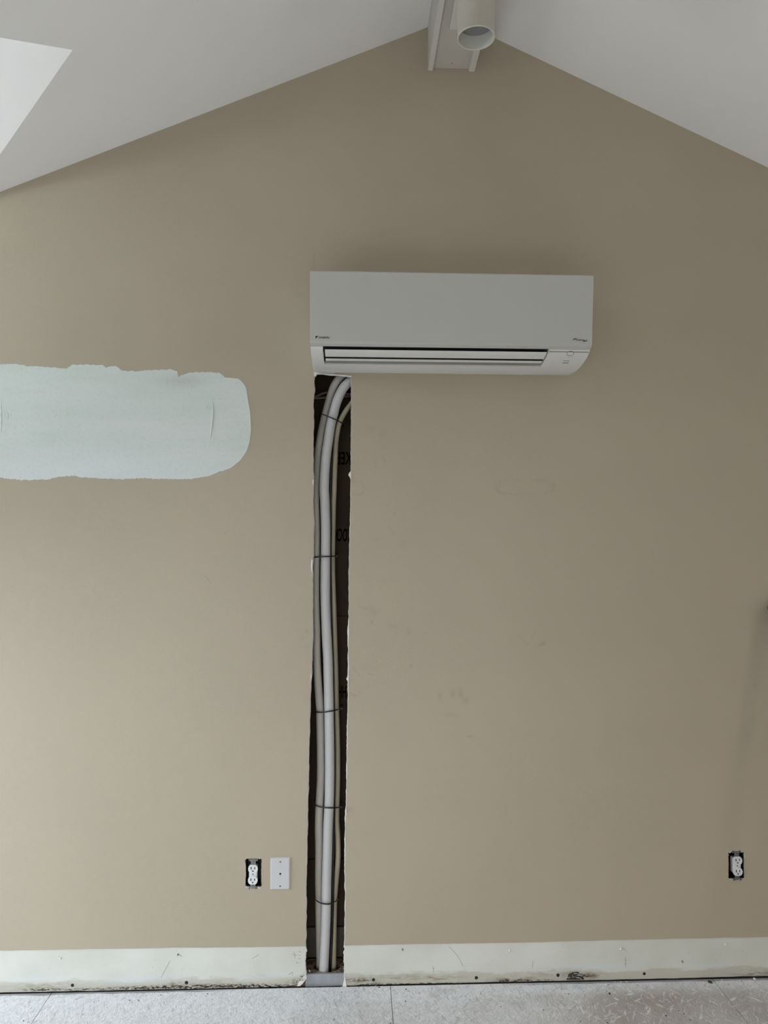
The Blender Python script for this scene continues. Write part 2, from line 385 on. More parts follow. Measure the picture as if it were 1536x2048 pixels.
def frame(name, a, b, axis, t=.05, mull=1):
    """white window frame standing in the opening; a,b opposite corners"""
    bm = bmesh.new(); (u0,z0),(u1,z1) = a, b
    def bar(ua,ub,za,zb_):
        if axis == 'x': box(bm,(LX-.06,ua,za),(LX-.02,ub,zb_))
        else: box(bm,(ua,BY-.06,za),(ub,BY-.02,zb_))
    bar(u0,u1,z0,z0+t); bar(u0,u1,z1-t,z1); bar(u0,u0+t,z0,z1); bar(u1-t,u1,z0,z1)
    for i in range(mull):
        c = u0+(u1-u0)*(i+1)/(mull+1); bar(c-t/2,c+t/2,z0,z1)
    return obj(name, bm, M['glasspane'])
struct(frame('door_1', (-2.02,.03), (-.28,2.10), 'x'), 'white framed glazed door in the left wall')
struct(frame('door_2', (-2.2,.03), (.6,2.1), 'y', mull=2), 'white framed sliding glass door behind the camera')

# floor: plywood sheets, joints running away from the viewer
fl = bpy.data.objects.new('floor', None); col.objects.link(fl); struct(fl, 'scraped plywood subfloor with white adhesive residue')
def floor_x(px, py):
    d = ray(px, py); kk = (0-CAM.z)/d.z; return (CAM+d*kk).x
seams = [LX-.3, floor_x(92,2003), floor_x(783,2000), floor_x(1460,2002), RX+.3]
seams.insert(1, seams[1]-1.22); seams.sort()
print('CAL seams', seams)
bm = bmesh.new(); box(bm, (LX-.3,BY-.3,-.12), (RX+.3,-.002,-.022)); obj('joist_deck', bm, M['stud'], fl)
bm = bmesh.new(); box(bm, (LX-.3,-.002,-.12), (RX+.3,.16,-.022)); obj('joist_deck', bm, M['stud'], fl)
for a_, b_ in zip(seams, seams[1:]):
    for y0, y1 in ((-2.44,-.004),(BY-.1,-2.442)):
        bm = bmesh.new(); g = .0009
        box(bm, (a_+g,y0,-.02), (b_-g,y1,0.0), .0006); obj('plywood_sheet', bm, M['floor'], fl)

# ------------------------------------------------------------------ the back wall with the slot
wb = bpy.data.objects.new('wall_back', None); col.objects.link(wb); struct(wb, 'beige gable wall with an open vertical slot')
def rough_edge(pts, amp=.5, step=4.0, seed=1, freq=.09):
    out = []
    for x, y in dense(pts, step):
        n1 = noise.noise(Vector((seed*7.3, y*freq, x*freq))); n2 = noise.noise(Vector((seed*3.1+50, y*freq*4, x*.2)))
        out.append((x+amp*(n1*.9+n2*.9), y))
    return out
slotL = [(629,748),(627.8,762),(629,780),(626.8,800),(627,850),(625.5,900),(626.8,960),(626,1000),(626.8,1050),(626,1112),(624.5,1130),(624.8,1170),(625.3,1240),(624.5,1280),(623,1340),(621,1380),(619.8,1430),(618,1500),(617,1560),(615,1620),(614.3,1710),(612.5,1760),(611.5,1790),(612.8,1800),(612,1850),(611.5,1893)]
slotLb = [(611.5,1893),(613.5,1900),(611.3,1910),(610.8,1925),(611.5,1940),(613,1950),(609,1959),(604,1965),(599,1972)]
slotR = [(702.5,751),(702,780),(702.7,830),(702,900),(701.8,941),(698,950.5),(701.5,957),(701,1000),(700.5,1050),(698.7,1100),(698,1150),(697.6,1235),(697.6,1262),(696.7,1290),(697.4,1330),(696.8,1352),(694,1357.5),(696.6,1363),(696.5,1400),(695.5,1450),(694.5,1500),(694,1560),(692.5,1610),(691,1640),(690.5,1700),(690,1735),(691,1800),(690,1850),(689.5,1891.5)]
slotRb = [(689.5,1891.5),(688.8,1905),(688.6,1925),(689.5,1940),(689,1955),(690,1974)]
L1 = rough_edge(slotL, .55, 3.5, 1); R1 = rough_edge(slotR, .8, 3.0, 2, .13)
L2 = rough_edge(slotLb, 1.2, 2.5, 3, .25); R2 = rough_edge(slotRb, 1.2, 2.5, 4, .25)
lineL = [(-260,1906.5),(0,1902),(203,1898.5),(350,1896),(520,1894.6),(611.5,1893)]
lineR = [(689.5,1891.5),(838,1888.5),(1020,1886.2),(1200,1881.5),(1400,1877),(1536,1874.6),(1800,1870)]
baseL = [(-260,1989.5),(0,1985.5),(203,1981.5),(338,1978.8),(500,1975.5),(599,1972)]
baseR = [(690,1972),(740,1970),(838,1967.8),(1020,1963.8),(1284,1958.5),(1536,1952),(1800,1946)]
def xz(pt): q = P(*pt); return (q.x, q.z)
def wob(pts, amp, seed):
    return [(x, y+amp*noise.noise(Vector((x*.03, seed, 0)))) for x, y in dense(pts, 10)]
lineLw = wob(lineL, .8, 3); lineLw[-1] = L1[-1]; lineRw = wob(lineR, .8, 4); lineRw[0] = R1[-1]
# painted field: one outline that runs round the slot, two cut-outs for the outlets
WR = RX+.05
outer = [(LX-.05, zfar(LX-.05,0)), (xb, zb), (ridge.x, ridge.z), (WR, zR(WR)), (WR, P(1800,1870).z)]
outer += [xz(p) for p in lineRw[::-1] if P(*p).x < WR-.05]
outer += [xz(p) for p in R1[::-1][1:]] + [xz(p) for p in L1] + [xz(p) for p in lineLw[::-1][1:] if P(*p).x > LX]
outer += [(LX-.05, P(-260,1906).z)]
def ragged_rect(x0,y0,x1,y1,seed,amp=1.0,waist=0.0):
    pts = dense([(x0+2,y0),(x1-2,y0),(x1,y0+2),(x1,y1-2),(x1-2,y1),(x0+2,y1),(x0,y1-2),(x0,y0+2),(x0+2,y0)], 2.6)[:-1]
    out = []
    for x, y in pts:
        s_ = waist*math.sin(math.pi*(y-y0)/(y1-y0)); 
        dx = (s_ if x < (x0+x1)/2 else -s_) if abs(x-(x0+x1)/2) > (x1-x0)*.4 else 0
        out.append((x+dx+amp*noise.noise(Vector((x*.35,y*.35,seed))), y+amp*noise.noise(Vector((x*.35,y*.35,seed+9)))))
    return out
holeA = ragged_rect(490.2,1717.2,523.6,1773.5,1,1.0,1.3); holeB = ragged_rect(1456.6,1704.5,1489,1757.5,2,.7,.5)
hA = px2xz(holeA); hB = px2xz(holeB)
def back_of(lp):
    """back outline: the cut leans so the broken gypsum shows inside the slot"""
    out = []
    for (x, z) in lp:
        px, py = proj(Vector((x,0,z)))
        d = 0
        if 600 < px < 720 and 745 < py < 1980:
            kk = .0022+.0018*noise.noise(Vector((x*9, z*34, 2))) + (.0035*max(0,noise.noise(Vector((1.7,z*9,5)))) )
            d = kk if px < 660 else -kk*(1.0 if py > 1240 else .45)
        # the wall is 12 mm thick: shift along the line of sight so the lean stays as real depth
        q = P(px, py, .012) if d else Vector((x,0,z))
        out.append((q.x+d if d else x, q.z if d else z))
    return out
bm = bmesh.new()
extrude_xz(bm, [outer, hA, hB], 0, .012, [back_of(outer), [(x,z) for x,z in hA], [(x,z) for x,z in hB]], side_mat=1)
ps = obj('painted_drywall', bm, [M['wall'], M['gypsum']], wb)
# bare strips, a paint film's thickness further back
stripL = [xz(p) for p in lineLw] + [xz(p) for p in L2[1:]] + [xz(p) for p in wob(baseL,1.0,6)[::-1]]
stripR = [xz(p) for p in lineRw] + [xz(p) for p in wob(baseR,1.0,8)[::-1]] + [xz(p) for p in R2[::-1][:-1]]
for lp in (stripL, stripR):
    bm = bmesh.new(); extrude_xz(bm, [lp], .0012, .0122, [back_of(lp)], side_mat=1)
    obj('bare_drywall_strip', bm, [M['bare'], M['gypsum']], wb)
# curled lip of paint above the line
for ln, sd in ((lineLw, 1), (lineRw, 2)):
    path = [P(x, y-.3, 0) for x, y in ln]; path = [Vector((p.x, -.0006, p.z)) for p in path]
    bm = bmesh.new(); sweep(bm, path, lambda i: .0007+.0006*noise.noise(Vector((i*.3, sd, 0))), 6)
    obj('paint_lip', bm, M['trim'], wb)
# torn paper flecks on the slot edge; two at left paint in highlights
for (pts) in ([(701.8,942),(697.5,947),(696.8,951),(700.6,954),(702,960)], [(697.4,1350),(693.2,1357),(696,1362),(697.6,1366)],
              [(697.8,1256),(696,1263),(697.8,1270)], [(692.6,1612),(690.8,1622),(690.2,1628),(693,1631)], [(690,1952),(687.5,1964),(684.5,1975),(689,1980),(693,1972)],
              [(623.2,1118),(621.8,1130),(622.6,1141),(624.6,1146),(625,1120)], [(622.2,1340),(621.2,1352),(621.4,1362),(622.6,1354)],
              [(625.8,958),(624.8,966),(626.8,972),(627.8,961)], [(691.2,1672),(688.8,1677),(690.8,1680)]):
    bm = bmesh.new(); extrude_xz(bm, [px2xz(pts)], -.002, .006); obj('torn_paper', bm, M['gypsum'], wb)
bm = bmesh.new(); extrude_xz(bm, [px2xz([(628,744),(640,746),(655,747.5),(680,749.5),(702.5,751.5),(703,753.5),(690,752),(675,750.5),(660,750),(645,747.8),(634,748),(631,753),(628.5,752)])], -.002, .012); obj('torn_paper', bm, M['gypsum'], wb)

# joint compound patch
top = [(-60,728),(0,728),(15,727.5),(45,729),(57,732),(90,733),(132,736.5),(143,729.5),(175,727.8),(205,730),(213,734),(222,731),(235,733),(246,741),(271,742),(300,739.5),(345,738),(355,742),(357,754),(365,749),(380,744.5),(410,743.5),(440,745),(452,754),(478,757),(486,763),(493,775),(497,800),(501,825),(503,860),(500,885),(494,903),(482,921),(462,937),(440,944),(418,953),(385,958),(340,959),(290,957),(240,959),(200,957.5),(160,955),(148,952),(115,955),(95,960),(45,961),(12,958),(-10,953),(-60,955)]
pts = []
for i, (x, y) in enumerate(dense(top, 3.0)):
    r = 2.4 if y < 765 or y > 940 else .9
    pts.append((x, y + r*noise.noise(Vector((x*.25, y*.02, 3))) + (.8*noise.noise(Vector((x*.8, 1, 3))) if y < 765 else 0)))
bm = bmesh.new(); lp = px2xz(pts)
cx = sum(p[0] for p in lp)/len(lp); cz = sum(p[1] for p in lp)/len(lp)
front = [(cx+(x-cx)*.997, cz+(z-cz)*.990) for x, z in lp]
extrude_xz(bm, [front], -.0016, .001, [lp])
mud = obj('joint_compound_patch', bm, M['mud'], wb); mud['label'] = 'pale joint compound patch with ragged trowelled edges'
# trowel ridges and drips standing on the patch
def ridge_mark(pts, r, parent=wb, mat='mud', y=-.0014, name='trowel_ridge'):
    bm = bmesh.new(); path = smooth_path([P(a, b, y) for a, b in pts], .003)
    n_ = len(path); sweep(bm, path, lambda i: r*max(.15, math.sin(math.pi*(i+.5)/n_)), 8)
    return obj(name, bm, M[mat], parent, smooth=True)
for pts, r in (([(424,796),(426,820),(424,850),(420,884)], .0042), ([(418,806),(414,815),(420,822)], .0014), ([(2,798),(2.6,840),(2,872)], .0020),
               ([(8,822),(9,832),(8,840)], .0015), ([(14,820),(16,832),(15,842)], .0015), ([(20,826),(22,834)], .0012), ([(106,834),(112,831),(114,827)], .0014),
               ([(5,866),(15,857)], .0010), ([(262,836),(260,837),(259,835.5)], .0012), ([(240,861),(241,863)], .0016), ([(83,867),(87,866)], .0016), ([(140,850),(142,846)], .001),
               ([(154,863),(162,862)], .001), ([(122,852),(124,855)], .001), ([(170,804),(166,805)], .001), ([(46,850),(44,856)], .001), ([(184,852),(188,850)], .001), ([(12,852),(18,851)], .001)):
    ridge_mark(pts, r)
# thin scratches and hairs on the paint
for pts, mat in (([(746,922),(752,926),(752,935)],'grey'), ([(764,912),(769,920),(769,926)],'grey'), ([(776,1052),(784,1062),(789,1071)],'grey'), ([(1034,1270),(1050,1284),(1057,1287),(1065,1273),(1072,1263),(1071,1260)],'grey'),
                 ([(715,1211),(725,1215),(735,1219)],'grey'), ([(706,1335),(714,1344),(718,1353)],'grey'), ([(736,1346),(749,1351)],'grey'), ([(629,506),(629,538)],'grey'), ([(410,1150),(423,1168)],'grey')):
    bm = bmesh.new(); sweep(bm, smooth_path([P(a,b,0) for a,b in pts], .004), .00022, 5); obj('scratch', bm, M['wire'], wb)

# screw holes and nail stubs along the bottom
for (px, py, r) in ((145,1970.5,3.2),(373,1965.3,3.4),(747,1959.5,3.2),(952.5,1955.5,3.3),(1116,1950.3,3.4),(1288.5,1947.4,3.0),(1060,1966,1.2)):
    bm = bmesh.new(); p = P(px,py,.0012); rr = r*2.6/FPX
    n_ = 14; ring = [(p.x+rr*(1+.2*noise.noise(Vector((k_,px,0))))*math.cos(2*math.pi*k_/n_), p.z+rr*math.sin(2*math.pi*k_/n_)) for k_ in range(n_)]
    extrude_xz(bm, [ring], .0009, .0013); obj('screw_hole', bm, M['black'], wb)
for (px, py, r) in ((1241,1897,2.6),(1019,1899.5,2.2),(1450,1888,1.5),(805,1898,1.3),(121,1915,1.5),(356,1908,1.3),(1364,1922,1.4)):
    bm = bmesh.new(); p = P(px,py,0); rr = r*2.6/FPX
    cyl(bm, (p.x,.002,p.z), (p.x,-.006,p.z-.001), rr*.7, rr, 12)
    obj('nail_stub', bm, M['chip'] if r > 1.4 else M['zinc'], wb, smooth=True)
# pencil notes and little scuffs on the strip
for pts in ([(585,1908),(594,1911)],[(588,1903),(590,1916)],[(597,1903),(602,1904)],[(597,1910),(601,1911)],[(596,1917),(601,1918)],[(594,1925),(598,1926)],[(593,1923),(593,1927)],
            [(866,1932),(867,1945)],[(865,1937),(869,1937)],[(1251,1915),(1251,1934)],[(1249,1920),(1253,1920)],[(1249,1928),(1253,1928)],[(1066,1922),(1065,1935)],
            [(505,1917),(518,1909)],[(355,1908),(364,1913)],[(898,1893),(915,1912),(926,1932)],[(577,1949),(586,1944)],[(586,1945),(584,1952)],[(340,1922),(322,1955)],
            [(1246,1895),(1253,1902)],[(117,1912),(123,1918)]):
    bm = bmesh.new(); sweep(bm, smooth_path([P(a,b,.0011) for a,b in pts], .004), .0005, 5); obj('pencil_mark', bm, M['grey'], wb)
# torn hole with crumpled paper at the foot of the wall
bm = bmesh.new(); extrude_xz(bm, [px2xz([(1133,1960),(1137,1950),(1146,1944.5),(1156,1944),(1165,1951),(1169,1959.5)])], .0006, .0014); obj('torn_hole', bm, M['dirt'], wb)
bm = bmesh.new(); extrude_xz(bm, [px2xz([(594,1972),(597,1966),(603,1958),(607,1950),(612,1948),(613,1957),(606,1966),(600,1972)])], -.001, .004); obj('torn_hole', bm, M['gypsum'], wb)
def crumple(cx, cy, w_, h_, n_, mats, seed):
    r_ = random.Random(seed)
    for i in range(n_):
        a = r_.uniform(0, math.pi); x = cx+r_.uniform(-w_,w_)*.5; y = cy+r_.uniform(-h_,h_)*.5
        l_ = r_.uniform(2.5,7)
        p0 = P(x-l_*math.cos(a), y-l_*.6*math.sin(a), -.001); p1 = P(x, y, -.006*r_.random()-.002); p2 = P(x+l_*math.cos(a+.5), y+l_*.6*math.sin(a+.5), -.001)
        bm = bmesh.new(); q = [bm.verts.new(v) for v in (p0,p1,p2)]
        q2 = [bm.verts.new(v+Vector((.0006,.001,-.0022))) for v in (p0,p1,p2)]
        bm.faces.new((q[0],q[1],q2[1],q2[0])); bm.faces.new((q[1],q[2],q2[2],q2[1]))
        bm.faces.new((q[0],q2[0],q2[1],q2[2],q[2],q[1])) if False else None
        obj('torn_paper', bm, M[mats[i % len(mats)]], wb)
crumple(1150,1951,28,10,22,['bare','gypsum','dirt','gypsum'],3)
crumple(606,1955,10,14,12,['bare','gypsum','dirt'],5)
crumple(752,1966,12,9,9,['bare','dirt','gypsum'],6)

# ------------------------------------------------------------------ inside the slot
XL_, XR_ = P(560,1000).x, P(760,1000).x
Yb = .10
zt = P(650,700).z
def z_at(py, y=Yb): return P(680, py, y).z
zp = P(650,1948.3,.006).z
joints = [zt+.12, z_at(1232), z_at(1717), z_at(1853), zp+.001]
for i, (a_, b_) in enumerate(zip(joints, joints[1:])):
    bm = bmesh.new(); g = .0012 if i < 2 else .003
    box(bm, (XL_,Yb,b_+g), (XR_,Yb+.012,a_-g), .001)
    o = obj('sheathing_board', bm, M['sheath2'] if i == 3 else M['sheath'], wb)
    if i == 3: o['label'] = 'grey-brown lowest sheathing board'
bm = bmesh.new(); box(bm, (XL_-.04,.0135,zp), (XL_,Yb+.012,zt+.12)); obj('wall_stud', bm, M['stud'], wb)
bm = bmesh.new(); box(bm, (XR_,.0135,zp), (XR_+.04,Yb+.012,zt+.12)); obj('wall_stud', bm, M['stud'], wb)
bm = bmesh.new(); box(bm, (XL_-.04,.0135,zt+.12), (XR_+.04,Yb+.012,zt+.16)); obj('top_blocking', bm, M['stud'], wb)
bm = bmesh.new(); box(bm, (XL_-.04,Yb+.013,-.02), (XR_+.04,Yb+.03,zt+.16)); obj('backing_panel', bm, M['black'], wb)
# bottom plate with the hole the lines drop through
xc, = (P(652,1935,.055).x,); yc_ = .0545
bm = bmesh.new()
outer_ = [(XL_,.014),(XR_,.014),(XR_,Yb),(XL_,Yb)]
hole_ = [(xc+.048*math.cos(a*2*math.pi/28)+.004, yc_+.0378*math.sin(a*2*math.pi/28)) for a in range(28)]
tris = tessellate_polygon([[Vector((x,y,0)) for x,y in outer_],[Vector((x,y,0)) for x,y in hole_]])
tp = [bm.verts.new((x,y,zp)) for x,y in outer_+hole_]; bt = [bm.verts.new((x,y,-.02)) for x,y in outer_+hole_]
for t_ in tris: bm.faces.new([tp[i] for i in t_]); bm.faces.new([bt[i] for i in t_][::-1])
for i in range(4): bm.faces.new((tp[i],tp[(i+1)%4],bt[(i+1)%4],bt[i]))
for i in range(28): bm.faces.new((tp[4+i],tp[4+(i+1)%28],bt[4+(i+1)%28],bt[4+i]))
obj('bottom_plate', bm, M['dust'], wb)
r_ = random.Random(11)
for i in range(46):
    x = r_.uniform(P(614,1940).x, P(689,1940).x); y = r_.uniform(.02,.09)
    if ((x-xc-.004)/.052)**2+((y-yc_)/.040)**2 < 1: continue
    bm = bmesh.new(); s_ = r_.uniform(.001,.0032)
    bmesh.ops.create_icosphere(bm, subdivisions=1, radius=s_, matrix=Matrix.Translation((x,y,zp+s_*.4)) @ Matrix.Rotation(r_.random()*3,4,'X') @ Matrix.Diagonal((1,1.6,.5,1)))
    obj('dust_crumb', bm, M[r_.choice(['dust','dirt','wire','gypsum'])], wb)
# metal angle across the foot of the slot
bm = bmesh.new()
extrude_xz(bm, [px2xz([(611.5,1949),(640,1948.6),(688,1948),(691,1971),(640,1973),(610.5,1974.5)], .006)], .006, .0075)
a0 = P(612,1949,.006); a1 = P(689,1948,.006); box(bm, (a0.x,.0072,zp-.0012),(a1.x,.013,zp+.0008))
tag(obj('steel_track', bm, M['steel']), 'grey galvanized steel plate closing the foot of the wall slot', 'metal plate')

# stencilled words on the back of the sheathing, seen in mirror image
def text_mesh(body, size, bold=.0, shear=0.0):
    cu = bpy.data.curves.new('t', 'FONT'); cu.body = body; cu.size = size; cu.offset = bold; cu.shear = shear
    cu.extrude = .0002; cu.resolution_u = 3
    o = bpy.data.objects.new('t', cu); col.objects.link(o)
    me = bpy.data.meshes.new_from_object(o.evaluated_get(bpy.context.evaluated_depsgraph_get()))
    bpy.data.objects.remove(o); bpy.data.curves.remove(cu); return me
def put_text(name, body, mat, parent, origin, xdir, updir, wid, hei, bold=0, shear=0, mirror=False, label=None):
    me = text_mesh(body, 1.0, bold, shear)
    xs = [v.co.x for v in me.vertices]; ys = [v.co.y for v in me.vertices]
    x0, x1, y0, y1 = min(xs), max(xs), min(ys), max(ys)
    nrm = xdir.cross(updir)
    for v in me.vertices:
        u = (v.co.x-x0)/(x1-x0); vv = (v.co.y-y0)/(y1-y0)
        if mirror: u = 1-u
        v.co = origin + xdir*(u*wid) + updir*(vv*hei) + nrm*(v.co.z*.5)
    o = link(name, me, M[mat], parent)
    if label: o['label'] = label
    return o
for body, x0, x1, y0, y1 in (('KEE',673,701,904,929),('TOCK',667,703,1057,1083),('KHH',677,699,1372,1396)):
    a_ = P(x0,y1,Yb-.0008); b_ = P(x1,y1,Yb-.0008); c_ = P(x0,y0,Yb-.0008)
    put_text('stencil_lettering', body, 'ink', wb, a_, Vector((1,0,0)), Vector((0,0,1)), b_.x-a_.x, c_.z-a_.z, bold=.012, shear=-.15 if body=='TOCK' else 0, mirror=True)

# the lines
def tube_path(pts, y): return smooth_path([P(p[0], p[1], p[2] if len(p) > 2 else y) for p in pts], .02)
def resample(path, step):
    out = [path[0]]; acc = 0
    for a_, b_ in zip(path, path[1:]):
        d = (b_-a_).length; 
        while acc+d >= step:
            t_ = (step-acc)/d; a_ = a_.lerp(b_, t_); out.append(a_.copy()); d = (b_-a_).length; acc = 0
        acc += d
    return out
def ribbed(name, pts, y, r, depth, pitch, mat, label, cat, group=None, n=18):
    path = resample(smooth_path([P(p[0],p[1],p[2] if len(p)>2 else y) for p in pts], .006), pitch/2)
    bm = bmesh.new(); sweep(bm, path, lambda i: r-(depth if i % 2 else 0), n)
    return tag(obj(name, bm, M[mat], smooth=True), label, cat, group)
yc1, yl, yr, yk = .036, .046, .050, .052
center = [(722,742,.040),(706,757,.040),(697,765),(685.5,778),(673.6,803.5),(666.6,829),(660.7,854),(656.7,880),(653,905),(650.5,930),(649,956),(648.5,981),(649.6,1002),(651,1051),(651,1100),(650.5,1149),(650.5,1197.6),(651.6,1234),(652.9,1266.6),(655.6,1315.5),(656.8,1364),(657.8,1413),(658.7,1462),(659.3,1506.6),(659.3,1555),(658.4,1604),(656,1653),(655,1702),(653.5,1751),(652.5,1806),(651,1860.5),(648.4,1915),(647.2,1945),(647.2,1972)]
path = smooth_path([P(p[0],p[1],p[2] if len(p)>2 else yc1) for p in center], .008)
bm = bmesh.new(); sweep(bm, path, lambda i: .0170*(1+.02*noise.noise(Vector((i*.11,3,0)))), 28)
tag(obj('insulated_pipe', bm, M['pipe'], smooth=True), 'smooth white foam-covered pipe, the middle and thickest in the wall slot', 'pipe')
left = [(700,740,.048),(690,746),(681,753.5),(673,763.5),(666,777),(657.8,803.5),(651,829),(645,854),(640,880),(636.2,905),(634,930),(632.2,956),(631.5,981),(630.8,1002),(632,1051),(632,1100),(631.4,1149),(631,1197),(632,1234),(633,1267),(633.6,1315),(636,1364),(639.6,1413),(641,1462),(641.7,1506),(641.7,1555),(639.2,1604),(637.6,1653),(638.3,1702),(638,1751),(638.6,1806),(639.5,1860),(640.5,1915),(641.5,1970)]
def clear(pts, base_y, sep, ref, span=(0, 3000)):
    """depths for pts so that they stay sep behind the line ref"""
    out = []
    for p in pts:
        b_ = base_y if base_y is not None else p[2]
        if not span[0] <= p[1] <= span[1]: out.append((p[0], p[1], b_)); continue
        lo_ = max([q_ for q_ in ref if q_[1] <= p[1]], key=lambda q_: q_[1], default=ref[0])
        hi_ = min([q_ for q_ in ref if q_[1] > p[1]], key=lambda q_: q_[1], default=ref[-1])
        tt = 0 if hi_[1] == lo_[1] else (p[1]-lo_[1])/(hi_[1]-lo_[1])
        cxp = lo_[0]+(hi_[0]-lo_[0])*tt; cyp = (lo_[2] if len(lo_) > 2 else yc1)*(1-tt)+(hi_[2] if len(hi_) > 2 else yc1)*tt
        dx = abs(p[0]-cxp)*2.64/FPX
        if p[1] < 870: dx *= .80
        out.append((p[0], p[1], max(b_, cyp+math.sqrt(max(0, sep*sep-dx*dx)))))
    return out
left = clear(left, yl, .0345, center)
ribbed('ribbed_hose', left, yl, .0148, .0012, .0042, 'hose', 'off-white ribbed hose on the left side of the wall slot', 'hose')
right = [(722,785,.046),(711,797),(702,808),(691,822.5),(681.5,840),(676.3,856),(672.4,880),(671,905),(670,930),(668.4,981),(667.6,1002),(666.4,1051),(665.4,1100),(665.7,1149),(667.3,1197.6),(668.5,1234),(669.5,1266.6),(671,1315.5),(672.2,1364),(673,1413),(674.7,1462),(675.5,1506.6),(675.6,1555),(674.4,1604),(673.8,1641),(675.6,1668),(676.4,1702),(675.9,1724),(673.7,1751),(671.2,1778),(669.4,1806),(668.4,1860.5),(667.5,1915),(667,1965)]
kable = [(664,870),(662.4,900),(661.5,930),(660,981),(659.8,1002),(660.6,1051),(660.2,1100),(660.2,1149),(661,1197),(661.6,1234),(663,1275),(664.3,1315),(665.6,1364),(666.8,1413),(667.4,1462),(667.8,1506),(667.9,1555),(667.4,1604),(667,1653),(667,1702),(666.2,1724),(664.9,1806),(663.4,1860),(660.9,1915),(658.6,1962)]
kable = clear(kable, .050, .0236, center)
right = [(p[0], p[1], p[2] if len(p) > 2 else yr) for p in right]
right = clear(right, None, .0168, kable, (860, 3000))
ribbed('drain_hose', right, yr, .0100, .0012, .0038, 'drain', 'thin tan ribbed drain hose on the right side of the wall slot', 'hose', n=14)
path = smooth_path([P(*q_) for q_ in kable], .01)
bm = bmesh.new(); sweep(bm, path, .0052, 14); tag(obj('power_cable', bm, M['cable'], smooth=True), 'black cable running down between the white pipe and tan drain hose', 'cable')
for pts, lab in (([(590,804),(627,794.5),(652,785),(680,788),(720,786)], 'upper brown cable crossing behind the pipes'), ([(590,796),(627,796.5),(652,795),(685,793.5),(720,789)], 'lower brown cable crossing behind the pipes')):
    path = smooth_path([P(a_,b_,.080) for a_,b_ in pts], .01); bm = bmesh.new(); sweep(bm, path, .0042, 12)
    tag(obj('wiring_cable', bm, M['wire'], smooth=True), lab, 'cable')
# zip ties
GT = 'black zip ties around the pipe bundle'
def zip_tie(fpts, label, headside=1):
    """fpts: pixels of the visible front run, with depth"""
    f_ = [P(a_,b_,y_-.0045) for a_,b_,y_ in fpts]
    z0, z1 = f_[0].z, f_[-1].z
    l_, r__ = f_[0], f_[-1]
    yb_ = .091
    back = [Vector((r__.x+.002,yb_-.004,z1)), Vector(((l_.x+r__.x)/2,yb_,(z0+z1)/2)), Vector((l_.x-.003,yb_-.004,z0))]
    path = smooth_path(f_+back+[f_[0]], .004)
    root = thing('zip_tie', label, 'zip tie', f_[len(f_)//2], GT); o0 = root.location
    bm = bmesh.new(); prev = None
    L = len(path)
    for i, p in enumerate(path):
        ring = [bm.verts.new(p-o0+v) for v in (Vector((0,0,.0024)),Vector((0,-.0011,.0021)),Vector((0,-.0011,-.0021)),Vector((0,0,-.0024)),Vector((0,.0006,0)))]
        if prev:
            for k_ in range(5): bm.faces.new((prev[k_],prev[(k_+1)%5],ring[(k_+1)%5],ring[k_]))
        prev = ring
    obj('strap', bm, M['tie'], root)
    bm = bmesh.new(); h = r__-o0
    box(bm, (h.x-.001,h.y-.003,h.z-.003),(h.x+.005,h.y+.003,h.z+.003),.0008); obj('lock_head', bm, M['tie'], root)
zip_tie([(641.5,827,.046),(643,827.6,.034),(650,830.5,.030),(656,833,.024),(666,837,.0165),(676,841.5,.025),(680,844,.037),(685,847,.046)], 'topmost black zip tie, slanting across the bend of the pipes')
zip_tie([(622.4,1114.8,.046),(626,1114.4,.034),(633,1114,.0295),(641,1113.6,.022),(651,1113.2,.0165),(659,1113,.026),(665,1112.5,.0385),(672.5,1112,.046)], 'second black zip tie from the top, level across the pipes')
zip_tie([(631.5,1424,.044),(633.5,1424.2,.035),(640,1424.6,.0300),(648.6,1424.4,.022),(658,1422.8,.0165),(666,1421.5,.027),(674,1419.5,.0385),(682.5,1417,.046)], 'middle black zip tie, rising to the right')
zip_tie([(630.2,1610,.044),(632,1611,.034),(638,1613.2,.0295),(648.6,1615,.020),(657,1615.7,.0165),(666,1615.6,.027),(674,1615.1,.0385),(681,1613.5,.046)], 'fourth black zip tie from the top, just above the black cable')
zip_tie([(630.6,1796,.042),(631.6,1799,.034),(635,1802.5,.026),(643,1806.6,.019),(651,1808,.0165),(660,1807.6,.0225),(668,1804,.034),(675,1798.5,.043)], 'lowest black zip tie, sagging over the pipes near the floor')

# ------------------------------------------------------------------ air conditioner
XL = P(619.8,686,-.27).x; XR = P(1184,692,-.27).x
ztop = P(619,541.5,-.290).z; ztr = P(1190,549,-.290).z
print('CAL ac', XL, XR, ztop, ztr, 'bottom', P(700,745,0).z, P(900,747,0).z, P(1130,749,0).z, 'panel bottom', P(700,688,-.27).z, P(1100,690.5,-.27).z)
cz0 = CAM.z-1.6+1.6
zpan = (P(700,687,-.27).z+P(1100,690,-.27).z)/2
ztop = (ztop+ztr)/2
zo = zpan-.592      # offset of the profile
ac = thing('air_conditioner', 'white wall-mounted split air conditioner above the open slot', 'air conditioner', (XL+(XR-XL)/2, 0, zpan))
O = Vector(ac.location)
def prof_extrude(bm, prof, x0, x1, mat=0):
    a_ = [bm.verts.new((x0-O.x,y-O.y,z-O.z)) for y,z in prof]; b_ = [bm.verts.new((x1-O.x,y-O.y,z-O.z)) for y,z in prof]
    n_ = len(prof); fs = []
    for i in range(n_): fs.append(bm.faces.new((a_[i],a_[(i+1)%n_],b_[(i+1)%n_],b_[i])))
    fs.append(bm.faces.new(a_)); fs.append(bm.faces.new(b_[::-1]))
    return a_, b_
